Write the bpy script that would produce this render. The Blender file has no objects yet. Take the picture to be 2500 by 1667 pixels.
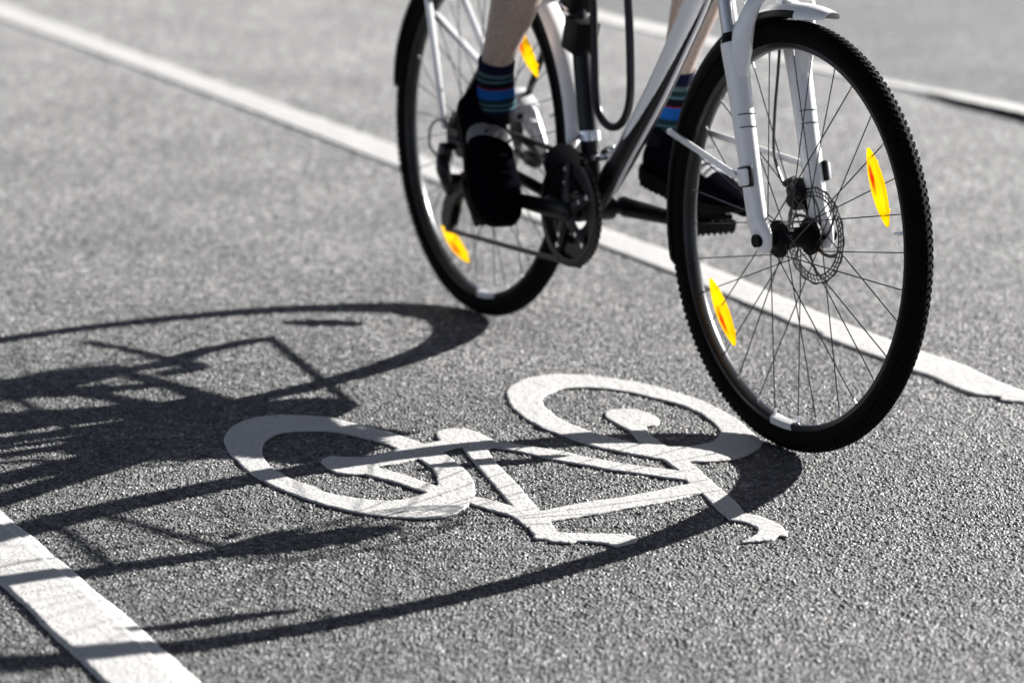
import bpy, bmesh, math, random
import numpy as np
from mathutils import Vector, Matrix, Quaternion
R = math.radians
random.seed(7)
S = bpy.context.scene
COL = S.collection

# ---------------------------------------------------------------- camera, sky, sun, exposure
cd = bpy.data.cameras.new('camera'); cam = bpy.data.objects.new('camera', cd); COL.objects.link(cam)
cam.location = (0, 0, 1.3445)
cam.rotation_euler = (math.pi/2 - .2472, 0, 0)
cd.lens = 102.45; cd.sensor_width = 36; cd.clip_start = .1; cd.clip_end = 2000
cd.dof.use_dof = True; cd.dof.focus_distance = 4.5; cd.dof.aperture_fstop = 3.0
S.camera = cam
SUN_EL, SUN_AZ = R(21.8), R(34)           # azimuth counted from +X towards +Y
w = bpy.data.worlds.new('World'); S.world = w; w.use_nodes = True
nt = w.node_tree; bg = nt.nodes['Background']
sky = nt.nodes.new('ShaderNodeTexSky'); sky.sky_type = 'NISHITA'; sky.sun_disc = False
sky.air_density = .22; sky.dust_density = .15; sky.ozone_density = 1.0; sky.sun_elevation = SUN_EL; sky.sun_rotation = math.pi/2 - SUN_AZ
hs = nt.nodes.new('ShaderNodeHueSaturation'); hs.inputs['Saturation'].default_value = .5
nt.links.new(sky.outputs[0], hs.inputs['Color']); nt.links.new(hs.outputs[0], bg.inputs[0]); bg.inputs[1].default_value = .05
sd = Vector((math.cos(SUN_EL)*math.cos(SUN_AZ), math.cos(SUN_EL)*math.sin(SUN_AZ), math.sin(SUN_EL)))
ld = bpy.data.lights.new('sun', 'SUN'); ld.energy = 5.0; ld.angle = R(.5); ld.color = (1, .98, .955)
lo = bpy.data.objects.new('sun', ld); COL.objects.link(lo); lo.location = sd*20
lo.rotation_euler = (-sd).to_track_quat('-Z', 'Y').to_euler()
S.view_settings.view_transform = 'Standard'; S.view_settings.look = 'None'
S.view_settings.gamma = 1; S.view_settings.exposure = 1.62
S.cycles.max_bounces = 6
S.cycles.feature_set = 'EXPERIMENTAL'
S.cycles.dicing_rate = 1.0

# ---------------------------------------------------------------- materials
def mat(name, col=(.5,.5,.5), rough=.5, metal=0., spec=.5, **kw):
    m = bpy.data.materials.new(name); m.use_nodes = True
    b = m.node_tree.nodes['Principled BSDF']
    b.inputs['Base Color'].default_value = (*col, 1); b.inputs['Roughness'].default_value = rough
    b.inputs['Metallic'].default_value = metal; b.inputs['Specular IOR Level'].default_value = spec
    for k, v in kw.items(): b.inputs[k.replace('_', ' ')].default_value = v
    return m
class N:
    """small node-tree helper"""
    def __init__(s, m): s.t = m.node_tree; s.b = s.t.nodes['Principled BSDF']; s.out = s.t.nodes['Material Output']
    def n(s, typ, **kw):
        x = s.t.nodes.new('ShaderNode'+typ)
        for k, v in kw.items(): setattr(x, k, v)
        return x
    def l(s, a, b): s.t.links.new(a, b)
    def math(s, op, a, b=None, c=None, clamp=False):
        x = s.n('Math', operation=op); x.use_clamp = clamp
        for i, v in enumerate((a, b, c)):
            if v is None: continue
            if isinstance(v, (int, float)): x.inputs[i].default_value = v
            else: s.l(v, x.inputs[i])
        return x.outputs[0]
    def coord(s, kind='Object'): return s.n('TexCoord').outputs[kind]
    def noise(s, vec, scale, detail=3, rough=.5):
        x = s.n('TexNoise'); x.inputs['Scale'].default_value = scale; x.inputs['Detail'].default_value = detail
        x.inputs['Roughness'].default_value = rough; s.l(vec, x.inputs['Vector']); return x
    def voro(s, vec, scale, feature='F1', smooth=None, rnd=1.):
        x = s.n('TexVoronoi', feature=feature); x.inputs['Scale'].default_value = scale
        x.inputs['Randomness'].default_value = rnd
        if smooth is not None: x.inputs['Smoothness'].default_value = smooth
        s.l(vec, x.inputs['Vector']); return x
    def ramp(s, fac, stops, interp='LINEAR'):
        x = s.n('ValToRGB'); x.color_ramp.interpolation = interp; e = x.color_ramp.elements
        while len(e) < len(stops): e.new(.5)
        for i, (p, c) in enumerate(stops):
            e[i].position = p; e[i].color = (*(c if isinstance(c, tuple) else (c,c,c)), 1)
        s.l(fac, x.inputs[0]); return x.outputs[0]
    def mix(s, f, a, b, typ='MIX'):
        x = s.n('Mix', data_type='RGBA', blend_type=typ)
        for i, v in ((0, f), (6, a), (7, b)):
            if isinstance(v, (int, float)): x.inputs[i].default_value = v
            elif isinstance(v, tuple): x.inputs[i].default_value = (*v, 1)
            else: s.l(v, x.inputs[i])
        return x.outputs[2]
    def bump(s, h, strength=.5, dist=.001):
        x = s.n('Bump'); x.inputs['Strength'].default_value = strength; x.inputs['Distance'].default_value = dist
        s.l(h, x.inputs['Height']); s.l(x.outputs[0], s.b.inputs['Normal'])

def asphalt(name, disp=True, tone=1., scale=185., amp=.0034):
    m = mat(name, rough=.55, spec=1.0); q = N(m); co = q.coord()
    wob = q.noise(co, 60, 2); ad = q.n('VectorMath', operation='MULTIPLY_ADD')
    q.l(wob.outputs['Color'], ad.inputs[0]); ad.inputs[1].default_value = (.006,)*3; q.l(co, ad.inputs[2])
    v = ad.outputs[0]
    a = q.voro(v, scale, 'F1'); b = q.voro(v, scale*2.1, 'F1')
    big = q.noise(co, 3.0, 3).outputs['Fac']; mid = q.noise(co, 38, 4, .6).outputs['Fac']
    # each stone: own height and tone
    sep = q.n('SeparateColor'); q.l(a.outputs['Color'], sep.inputs[0])
    sep2 = q.n('SeparateColor'); q.l(b.outputs['Color'], sep2.inputs[0])
    dome = q.math('SUBTRACT', 1.0, q.math('POWER', q.math('MULTIPLY', a.outputs['Distance'], 1.25, clamp=True), 1.8))
    dome2 = q.math('SUBTRACT', 1.0, q.math('POWER', q.math('MULTIPLY', b.outputs['Distance'], 1.2, clamp=True), 2.0))
    hgt = q.math('MULTIPLY', dome, q.math('MULTIPLY_ADD', sep.outputs[0], .75, .35))
    h2 = q.math('MULTIPLY', dome2, q.math('MULTIPLY_ADD', sep2.outputs[0], .4, .1))
    hh = q.math('ADD', q.math('MAXIMUM', hgt, h2), q.math('MULTIPLY_ADD', mid, 1.3, -.65))
    fine = q.noise(co, 900, 2, .6).outputs['Fac']
    hh = q.math('ADD', hh, q.math('MULTIPLY_ADD', fine, .16, -.08))
    stone = q.ramp(sep.outputs[1], [(0, .10*tone), (.3, .19*tone), (.65, .28*tone), (.9, .40*tone), (1, .70*tone)])
    grit = q.ramp(hh, [(.14, .10), (.60, 1.0)])
    c = q.mix(1.0, stone, grit, 'MULTIPLY')
    patch = q.ramp(big, [(.35, .86), (.65, 1.12)])
    c = q.mix(1.0, c, patch, 'MULTIPLY')
    # grazing-light brightening painted in: colour gets paler further up the path
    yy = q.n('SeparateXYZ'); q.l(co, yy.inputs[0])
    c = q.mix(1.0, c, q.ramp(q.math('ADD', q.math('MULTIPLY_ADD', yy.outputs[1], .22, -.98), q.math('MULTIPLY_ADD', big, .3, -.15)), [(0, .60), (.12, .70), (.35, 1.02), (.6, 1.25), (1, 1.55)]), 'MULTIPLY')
    c = q.mix(1.0, c, (1.0, .985, .965), 'MULTIPLY')
    q.l(c, q.b.inputs['Base Color'])
    q.l(q.ramp(sep.outputs[2], [(0, .7), (.85, .52), (1, .35)]), q.b.inputs['Roughness'])
    if disp:
        d = q.n('Displacement'); d.inputs['Midlevel'].default_value = 1.0; d.inputs['Scale'].default_value = amp
        q.l(hh, d.inputs['Height']); q.l(d.outputs[0], q.out.inputs['Displacement'])
        m.displacement_method = 'BOTH'
    else:
        q.bump(hh, 1.0, amp)
    return m
def paint(name, col=(.57,.56,.54)):
    m = mat(name, col, .5, 0, .4); q = N(m); co = q.coord()
    n1 = q.noise(co, 420, 3, .6).outputs['Fac']; n2 = q.noise(co, 9, 4, .6).outputs['Fac']; n3 = q.noise(co, 160, 2).outputs['Fac']
    pits = q.ramp(q.noise(co, 230, 2, .5).outputs['Fac'], [(.33, .0), (.375, 1.0)])
    c = q.mix(n2, tuple(x*.86 for x in col), tuple(min(x*1.06, .86) for x in col))
    c = q.mix(pits, (.22,.21,.20), c)
    sc = q.n('Mapping'); q.l(co, sc.inputs[0]); sc.inputs['Rotation'].default_value = (0,0,R(-62)); sc.inputs['Scale'].default_value = (2,60,1)
    st = q.ramp(q.noise(sc.outputs[0], 3, 4, .65).outputs['Fac'], [(.28, .97), (.4, 1.0)])
    c = q.mix(1.0, c, st, 'MULTIPLY')
    g_ = q.n('NewGeometry'); sz = q.n('SeparateXYZ'); q.l(g_.outputs['Position'], sz.inputs[0])      # shade round the raised edge, put in as dark colour
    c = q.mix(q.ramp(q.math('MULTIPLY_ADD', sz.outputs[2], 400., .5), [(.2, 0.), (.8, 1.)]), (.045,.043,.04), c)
    q.l(c, q.b.inputs['Base Color'])
    # the stones underneath telegraph through the thin film; the highest ones are worn bare
    vo = q.voro(co, 170, 'F1'); dm = q.math('SUBTRACT', 1.0, q.math('POWER', q.math('MULTIPLY', vo.outputs['Distance'], 1.2, clamp=True), 2.))
    wear = q.ramp(q.math('MULTIPLY', dm, q.noise(co, 14, 4, .65).outputs['Fac']), [(.60, 0.), (.66, .75)])
    c = q.mix(wear, q.b.inputs['Base Color'].links[0].from_socket, (.20,.195,.19)); q.l(c, q.b.inputs['Base Color'])
    h = q.math('ADD', q.math('ADD', q.math('MULTIPLY', n1, .4), q.math('MULTIPLY', n3, .5)), q.math('ADD', q.math('MULTIPLY', pits, .4), q.math('MULTIPLY', dm, .9)))
    q.bump(h, .55, .0010)
    return m
def speck(m, scale=40, lo=.85, hi=1.05, bump=None):
    q = N(m); col = tuple(q.b.inputs['Base Color'].default_value)[:3]
    f = q.noise(q.coord(), scale, 4, .6).outputs['Fac']
    q.l(q.mix(f, tuple(c*lo for c in col), tuple(c*hi for c in col)), q.b.inputs['Base Color'])
    if bump: q.bump(f, *bump)
    return m
M = {}
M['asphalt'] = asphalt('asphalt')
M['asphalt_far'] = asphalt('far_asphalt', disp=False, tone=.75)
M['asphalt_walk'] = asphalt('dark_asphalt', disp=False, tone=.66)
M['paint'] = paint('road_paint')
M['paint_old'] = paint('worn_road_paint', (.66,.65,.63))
M['kerb'] = speck(mat('kerb_concrete', (.68,.67,.64), .8), 90, .7, 1.1, (.6,.002))
M['kerb_shade'] = speck(mat('painted_kerb_shade', (.02,.02,.02), .8, 0, .2), 90, .6, 1.4)  # near-black colour standing in for shade on the kerb's front face
M['white'] = speck(mat('white_enamel', (.90,.90,.90), .28, 0, .6, Coat_Weight=.6, Coat_Roughness=.12), 14, .94, 1.02)
M['black'] = speck(mat('black_enamel', (.004,.004,.006), .3, 0, .3), 30, .7, 1.3)
M['plastic'] = speck(mat('black_plastic', (.004,.004,.005), .55, 0, .15), 60, .7, 1.4)
M['rubber'] = speck(mat('tyre_rubber', (.004,.0038,.0035), .85, 0, .08), 90, .6, 1.5, (.3,.0005))
M['rim'] = speck(mat('rim_black', (.03,.03,.032), .3, .6, .5), 40, .8, 1.2)
M['steel'] = speck(mat('steel', (.55,.55,.56), .3, 1.), 80, .8, 1.05)
M['darksteel'] = speck(mat('dark_steel', (.12,.118,.115), .35, .9), 80, .6, 1.2)
M['spoke'] = mat('spoke_black', (.06,.06,.065), .25, .8)
M['chain'] = speck(mat('chain_oily', (.09,.08,.065), .4, .8), 200, .5, 1.4)
M['alu'] = speck(mat('polished_alloy', (.75,.75,.76), .25, .9), 60, .8, 1.05)
M['silverpaint'] = speck(mat('silver_paint', (.75,.75,.76), .3, .2, .5), 60, .8, 1.05)
M['shoe'] = speck(mat('shoe_fabric', (.0025,.0025,.004), .95, 0, .0), 300, .5, 2.0, (.5,.0006))
M['sole'] = speck(mat('sole_rubber', (.007,.007,.007), .85, 0, .06), 120, .6, 1.4, (.4,.0008))
M['solegrey'] = speck(mat('sole_grey', (.22,.22,.22), .8, 0, .2), 120, .6, 1.2)
M['strap'] = speck(mat('reflective_strap', (.27,.27,.28), .5, 0, .4), 300, .8, 1.1)
M['lace'] = speck(mat('white_lace', (.7,.7,.7), .8), 400, .7, 1.1)
M['cable'] = mat('cable_housing', (.015,.015,.015), .4)
M['cablewhite'] = mat('cable_housing_light', (.62,.62,.62), .35)
M['cloth'] = speck(mat('dark_cloth', (.05,.055,.07), .9), 300, .7, 1.3)
M['hair'] = speck(mat('hair', (.05,.035,.025), .6), 300, .5, 1.3)
def skin_mat():
    m = mat('skin', (.36,.27,.225), .5, 0, .4, Subsurface_Weight=.12, Subsurface_Scale=.01); q = N(m); co = q.coord()
    mp = q.n('Mapping'); q.l(co, mp.inputs[0]); mp.inputs['Scale'].default_value = (1,1,.22); mp.inputs['Rotation'].default_value = (.2,.25,0)
    hair = q.ramp(q.noise(mp.outputs[0], 520, 2, .5).outputs['Fac'], [(.36, .45), (.46, 1.0)])
    blot = q.noise(co, 30, 4).outputs['Fac']
    c = q.mix(blot, (.34,.26,.22), (.43,.335,.285)); c = q.mix(1.0, c, hair, 'MULTIPLY')
    q.l(c, q.b.inputs['Base Color']); q.bump(blot, .3, .003); return m
M['skin'] = skin_mat()
def sock_mat():
    m = mat('striped_sock', (.1,.1,.1), .95, 0, .1); q = N(m)
    at = q.n('Attribute'); at.attribute_name = 'along'
    navy, teal, dteal, blk, red, blue, grey = (.004,.005,.020), (.055,.12,.135), (.008,.022,.028), (.004,.004,.006), (.14,.006,.025), (.006,.07,.27), (.055,.07,.075)
    stops = [(0,navy),(.17,grey),(.20,teal),(.225,dteal),(.30,teal),(.33,navy),(.36,blk),(.43,red),(.45,blue),(.62,dteal),(.70,teal),(.725,dteal),(.77,teal),(.795,navy),(.84,blk)]
    c = q.ramp(at.outputs['Fac'], stops, 'CONSTANT')
    f = q.noise(q.coord(), 500, 2).outputs['Fac']
    q.l(q.mix(1.0, c, q.ramp(f, [(.3,.7),(.7,1.3)]), 'MULTIPLY'), q.b.inputs['Base Color'])
    wv = q.n('TexWave'); wv.inputs['Scale'].default_value = 160; q.l(q.coord(), wv.inputs['Vector']); q.bump(wv.outputs['Fac'], .5, .0008)
    return m
M['sock'] = sock_mat()
def refl_mat():
    # amber prismatic plastic: sunlight passes through it
    m = bpy.data.materials.new('amber_reflector'); m.use_nodes = True
    q = N(m); co = q.coord()
    sp = q.n('SeparateXYZ'); q.l(co, sp.inputs[0])
    e = q.math('ADD', q.math('POWER', q.math('MULTIPLY', q.math('ADD', sp.outputs[0], .012), 30.), 2), q.math('POWER', q.math('MULTIPLY', sp.outputs[2], 150.), 2))
    f = q.math('ADD', e, q.math('MULTIPLY_ADD', q.noise(co, 45, 3).outputs['Fac'], 1.2, -.6))
    col = q.ramp(f, [(0, (1,.03,.0)), (.20, (1,.12,.0)), (.42, (1,.34,.0)), (.8, (1,.78,.0))])
    wv = q.n('TexWave'); wv.inputs['Scale'].default_value = 160; q.l(co, wv.inputs['Vector'])
    col = q.mix(1.0, col, q.ramp(wv.outputs['Fac'], [(0,.85),(1,1.0)]), 'MULTIPLY')
    q.l(col, q.b.inputs['Base Color']); q.b.inputs['Roughness'].default_value = .2
    tr = q.n('BsdfTranslucent'); q.l(col, tr.inputs[0])
    mx = q.n('MixShader'); mx.inputs[0].default_value = .72
    q.l(q.b.outputs[0], mx.inputs[1]); q.l(tr.outputs[0], mx.inputs[2]); q.l(mx.outputs[0], q.out.inputs[0])
    return m
M['amber'] = refl_mat()

# ---------------------------------------------------------------- mesh helpers
def mk(name, bm, mats, parent=None, smooth=True, loc=None, normals=True):
    if normals: bmesh.ops.recalc_face_normals(bm, faces=bm.faces)
    me = bpy.data.meshes.new(name); bm.to_mesh(me); bm.free()
    for m in (mats if isinstance(mats, (list, tuple)) else [mats]): me.materials.append(m)
    if smooth:
        me.polygons.foreach_set('use_smooth', [True]*len(me.polygons))
        try: me.set_sharp_from_angle(angle=R(38))
        except Exception: pass
    o = bpy.data.objects.new(name, me); COL.objects.link(o)
    if parent: o.parent = parent
    if loc: o.location = loc
    return o
def empty(name, parent=None, loc=(0,0,0)):
    o = bpy.data.objects.new(name, None); COL.objects.link(o); o.location = loc
    o.empty_display_size = .05
    if parent: o.parent = parent
    return o
def tag(o, label=None, cat=None, group=None, kind=None):
    if label: o['label'] = label
    if cat: o['category'] = cat
    if group: o['group'] = group
    if kind: o['kind'] = kind
    return o
def crom(P, n=6, closed=False):
    P = [Vector(p) for p in P]; K = len(P); out = []
    rng = range(K) if closed else range(K-1)
    for i in rng:
        if closed: a, b, c, d = P[(i-1) % K], P[i], P[(i+1) % K], P[(i+2) % K]
        else: a, b, c, d = P[max(i-1,0)], P[i], P[i+1], P[min(i+2,K-1)]
        for k in range(n):
            t = k/n
            out.append(.5*((2*b)+(c-a)*t+(2*a-5*b+4*c-d)*t*t+(3*b-a-3*c+d)*t**3))
    if not closed: out.append(P[-1])
    return out
def lerp_r(rs, n, K):
    out = []
    for i in range(len(rs)-1):
        for k in range(n):
            t = k/n; a, b = rs[i], rs[i+1]
            out.append(tuple(x+(y-x)*t for x, y in zip(a, b)) if isinstance(a, tuple) else a+(b-a)*t)
    out.append(rs[-1]); return out
def tube(bm, pts, r, seg=12, ref=(0,1,0), cap=True, closed=False, mi=0):
    """sweep; r is a number, a list, or pairs (along ref, across ref)"""
    pts = [Vector(p) for p in pts]; K = len(pts); ref = Vector(ref)
    rs = r if isinstance(r, list) else [r]*K
    rings = []; u = None
    for i, p in enumerate(pts):
        if closed: t = pts[(i+1) % K]-pts[i-1]
        else: t = pts[min(i+1,K-1)]-pts[max(i-1,0)]
        t.normalize()
        if u is None:
            u = ref - t*ref.dot(t)
            if u.length < .05: u = Vector((1,0,0)) - t*t.x
        else: u = u - t*u.dot(t)
        u.normalize(); v = t.cross(u)
        ra, rb = rs[i] if isinstance(rs[i], tuple) else (rs[i], rs[i])
        rings.append([bm.verts.new(p+u*(ra*math.cos(2*math.pi*k/seg))+v*(rb*math.sin(2*math.pi*k/seg))) for k in range(seg)])
    fs = []
    for i in range(K if closed else K-1):
        A, B = rings[i], rings[(i+1) % K]
        for k in range(seg): fs.append(bm.faces.new((A[k], A[(k+1) % seg], B[(k+1) % seg], B[k])))
    if cap and not closed:
        fs.append(bm.faces.new(rings[0][::-1])); fs.append(bm.faces.new(rings[-1]))
    for f in fs: f.material_index = mi
    return rings
def path(bm, P, r, n=6, **kw):
    rr = lerp_r(r, n, len(P)) if isinstance(r, list) else r
    return tube(bm, crom(P, n), rr, **kw)
def lathe(bm, prof, seg=48, c=(0,0,0), closed=False, mi=0):
    """profile (y, r) turned round an axis along Y through c"""
    c = Vector(c); rings = []
    for y, r in prof:
        rings.append([bm.verts.new(c+Vector((r*math.cos(2*math.pi*k/seg), y, r*math.sin(2*math.pi*k/seg)))) for k in range(seg)])
    K = len(rings)
    for i in range(K if closed else K-1):
        A, B = rings[i], rings[(i+1) % K]
        for k in range(seg):
            f = bm.faces.new((A[k], A[(k+1) % seg], B[(k+1) % seg], B[k])); f.material_index = mi
    if not closed:
        for rg in (rings[0], rings[-1]):
            f = bm.faces.new(rg); f.material_index = mi
def box(bm, c, size, rot=None, bev=0, mi=0, taper=None):
    vs = []
    for x in (-.5,.5):
        for y in (-.5,.5):
            for z in (-.5,.5):
                s = (taper if taper and x > 0 else 1)
                vs.append(Vector((x*size[0], y*size[1]*s, z*size[2]*s)))
    if rot is not None: vs = [rot @ v for v in vs]
    V_ = [bm.verts.new(v+Vector(c)) for v in vs]
    fs = [bm.faces.new([V_[i] for i in q]) for q in ((0,1,3,2),(4,6,7,5),(0,4,5,1),(2,3,7,6),(0,2,6,4),(1,5,7,3))]
    for f in fs: f.material_index = mi
    if bev:
        es = list({e for f in fs for e in f.edges})
        r_ = bmesh.ops.bevel(bm, geom=es, offset=bev, segments=2, affect='EDGES', profile=.5)
        for f in r_['faces']: f.material_index = mi
def roty(a): return Matrix.Rotation(a, 3, 'Y')
def plate(bm, outline, y0, y1, mi=0):
    """a flat plate in the x-z plane between y0 and y1"""
    a = [bm.verts.new((x, y0, z)) for x, z in outline]; b = [bm.verts.new((x, y1, z)) for x, z in outline]
    fs = [bm.faces.new(a), bm.faces.new(b[::-1])]; K = len(a)
    for i in range(K): fs.append(bm.faces.new((a[i], b[i], b[(i+1) % K], a[(i+1) % K])))
    for f in fs: f.material_index = mi

# traced outlines on the ground, in metres
RING_L = [[(-0.477,4.654),(-0.478,4.674),(-0.477,4.695),(-0.476,4.714),(-0.473,4.729),(-0.47,4.742),(-0.465,4.754),(-0.461,4.764),(-0.456,4.773),(-0.45,4.781),(-0.444,4.788),(-0.437,4.795),(-0.429,4.801),(-0.42,4.805),(-0.411,4.808),(-0.401,4.81),(-0.391,4.811),(-0.38,4.81),(-0.37,4.809),(-0.358,4.807),(-0.346,4.804),(-0.336,4.801),(-0.327,4.798),(-0.32,4.796),(-0.313,4.792),(-0.304,4.788),(-0.296,4.782),(-0.287,4.776),(-0.278,4.769),(-0.269,4.762),(-0.259,4.754),(-0.25,4.746),(-0.241,4.739),(-0.232,4.73),(-0.221,4.719),(-0.209,4.706),(-0.197,4.694),(-0.185,4.68),(-0.174,4.667),(-0.163,4.654),(-0.155,4.643),(-0.148,4.633),(-0.141,4.623),(-0.133,4.612),(-0.126,4.601),(-0.118,4.589),(-0.111,4.576),(-0.103,4.562),(-0.096,4.547),(-0.09,4.53),(-0.084,4.513),(-0.078,4.495),(-0.073,4.478),(-0.068,4.461),(-0.065,4.444),(-0.062,4.428),(-0.06,4.411),(-0.059,4.395),(-0.058,4.378),(-0.058,4.362),(-0.059,4.346),(-0.061,4.33),(-0.064,4.313),(-0.067,4.298),(-0.071,4.284),(-0.077,4.272),(-0.082,4.261),(-0.088,4.253),(-0.094,4.247),(-0.1,4.242),(-0.107,4.236),(-0.114,4.232),(-0.122,4.228),(-0.128,4.227),(-0.134,4.226),(-0.141,4.226),(-0.15,4.227),(-0.159,4.228),(-0.169,4.23),(-0.179,4.232),(-0.189,4.234),(-0.199,4.237),(-0.209,4.241),(-0.22,4.246),(-0.23,4.251),(-0.239,4.257),(-0.249,4.264),(-0.259,4.271),(-0.27,4.28),(-0.282,4.289),(-0.293,4.298),(-0.302,4.307),(-0.31,4.316),(-0.319,4.325),(-0.328,4.336),(-0.337,4.347),(-0.348,4.36),(-0.359,4.373),(-0.371,4.388),(-0.382,4.402),(-0.39,4.414),(-0.398,4.427),(-0.405,4.441),(-0.414,4.458),(-0.423,4.477),(-0.431,4.495),(-0.438,4.512),(-0.444,4.53),(-0.451,4.547),(-0.457,4.566),(-0.463,4.585),(-0.468,4.604),(-0.472,4.621),(-0.475,4.637)],[(-0.411,4.596),(-0.412,4.611),(-0.413,4.626),(-0.412,4.639),(-0.411,4.65),(-0.408,4.661),(-0.405,4.67),(-0.402,4.678),(-0.397,4.686),(-0.392,4.692),(-0.384,4.698),(-0.375,4.702),(-0.366,4.706),(-0.358,4.708),(-0.35,4.71),(-0.34,4.71),(-0.33,4.71),(-0.318,4.71),(-0.308,4.708),(-0.299,4.705),(-0.291,4.701),(-0.283,4.695),(-0.273,4.688),(-0.262,4.679),(-0.251,4.67),(-0.239,4.66),(-0.228,4.65),(-0.217,4.639),(-0.206,4.628),(-0.197,4.616),(-0.187,4.604),(-0.178,4.591),(-0.169,4.576),(-0.16,4.562),(-0.152,4.548),(-0.144,4.533),(-0.138,4.517),(-0.132,4.5),(-0.127,4.483),(-0.124,4.466),(-0.121,4.451),(-0.119,4.436),(-0.118,4.423),(-0.118,4.412),(-0.118,4.401),(-0.12,4.391),(-0.123,4.38),(-0.128,4.37),(-0.133,4.36),(-0.139,4.351),(-0.146,4.343),(-0.153,4.336),(-0.16,4.329),(-0.168,4.324),(-0.176,4.32),(-0.185,4.318),(-0.194,4.317),(-0.203,4.317),(-0.21,4.318),(-0.216,4.319),(-0.223,4.32),(-0.231,4.324),(-0.239,4.328),(-0.248,4.332),(-0.257,4.337),(-0.267,4.343),(-0.275,4.349),(-0.283,4.354),(-0.29,4.36),(-0.297,4.367),(-0.305,4.377),(-0.314,4.389),(-0.324,4.402),(-0.334,4.413),(-0.344,4.425),(-0.353,4.437),(-0.36,4.449),(-0.367,4.462),(-0.373,4.473),(-0.379,4.483),(-0.384,4.492),(-0.39,4.502),(-0.394,4.516),(-0.399,4.531),(-0.403,4.547),(-0.406,4.563),(-0.409,4.58)]]
RING_R = [[(-0.009,4.943),(-0.008,4.96),(-0.007,4.976),(-0.004,4.991),(0.001,5.007),(0.008,5.023),(0.015,5.036),(0.022,5.047),(0.03,5.056),(0.038,5.064),(0.048,5.071),(0.059,5.077),(0.069,5.082),(0.079,5.085),(0.088,5.086),(0.1,5.085),(0.116,5.082),(0.134,5.077),(0.151,5.071),(0.167,5.064),(0.182,5.055),(0.197,5.045),(0.212,5.035),(0.228,5.023),(0.242,5.009),(0.257,4.994),(0.272,4.978),(0.286,4.96),(0.301,4.942),(0.316,4.923),(0.329,4.904),(0.34,4.884),(0.35,4.864),(0.359,4.844),(0.368,4.824),(0.376,4.805),(0.384,4.786),(0.389,4.766),(0.393,4.747),(0.397,4.729),(0.401,4.711),(0.405,4.695),(0.409,4.681),(0.412,4.669),(0.415,4.659),(0.416,4.649),(0.415,4.638),(0.413,4.626),(0.41,4.614),(0.406,4.603),(0.4,4.591),(0.394,4.58),(0.387,4.569),(0.378,4.558),(0.37,4.55),(0.363,4.544),(0.356,4.54),(0.348,4.536),(0.338,4.533),(0.327,4.529),(0.316,4.527),(0.304,4.527),(0.292,4.527),(0.28,4.529),(0.268,4.532),(0.256,4.537),(0.245,4.542),(0.234,4.548),(0.223,4.554),(0.212,4.561),(0.198,4.569),(0.184,4.578),(0.17,4.588),(0.156,4.599),(0.141,4.612),(0.128,4.626),(0.117,4.64),(0.107,4.654),(0.096,4.669),(0.086,4.683),(0.075,4.697),(0.064,4.712),(0.053,4.73),(0.042,4.75),(0.032,4.769),(0.023,4.788),(0.016,4.808),(0.01,4.827),(0.004,4.847),(-0,4.867),(-0.004,4.886),(-0.006,4.906),(-0.008,4.925)],[(0.053,4.895),(0.053,4.907),(0.054,4.919),(0.056,4.93),(0.059,4.939),(0.062,4.948),(0.068,4.956),(0.074,4.965),(0.081,4.974),(0.089,4.981),(0.096,4.985),(0.105,4.988),(0.114,4.99),(0.125,4.99),(0.137,4.99),(0.149,4.989),(0.16,4.986),(0.172,4.981),(0.183,4.975),(0.194,4.969),(0.205,4.961),(0.217,4.952),(0.231,4.938),(0.247,4.922),(0.261,4.908),(0.272,4.897),(0.283,4.886),(0.293,4.874),(0.304,4.857),(0.314,4.838),(0.324,4.819),(0.331,4.799),(0.337,4.779),(0.342,4.761),(0.346,4.745),(0.349,4.73),(0.35,4.716),(0.35,4.702),(0.348,4.689),(0.345,4.677),(0.342,4.666),(0.338,4.657),(0.332,4.649),(0.326,4.642),(0.319,4.635),(0.312,4.63),(0.303,4.625),(0.295,4.621),(0.285,4.618),(0.275,4.617),(0.264,4.617),(0.253,4.618),(0.24,4.621),(0.227,4.626),(0.215,4.632),(0.204,4.639),(0.194,4.648),(0.183,4.657),(0.171,4.668),(0.157,4.68),(0.145,4.692),(0.134,4.704),(0.125,4.716),(0.115,4.729),(0.106,4.742),(0.097,4.755),(0.09,4.769),(0.083,4.783),(0.078,4.796),(0.072,4.81),(0.067,4.827),(0.061,4.845),(0.057,4.861),(0.055,4.874),(0.053,4.884)]]
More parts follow.
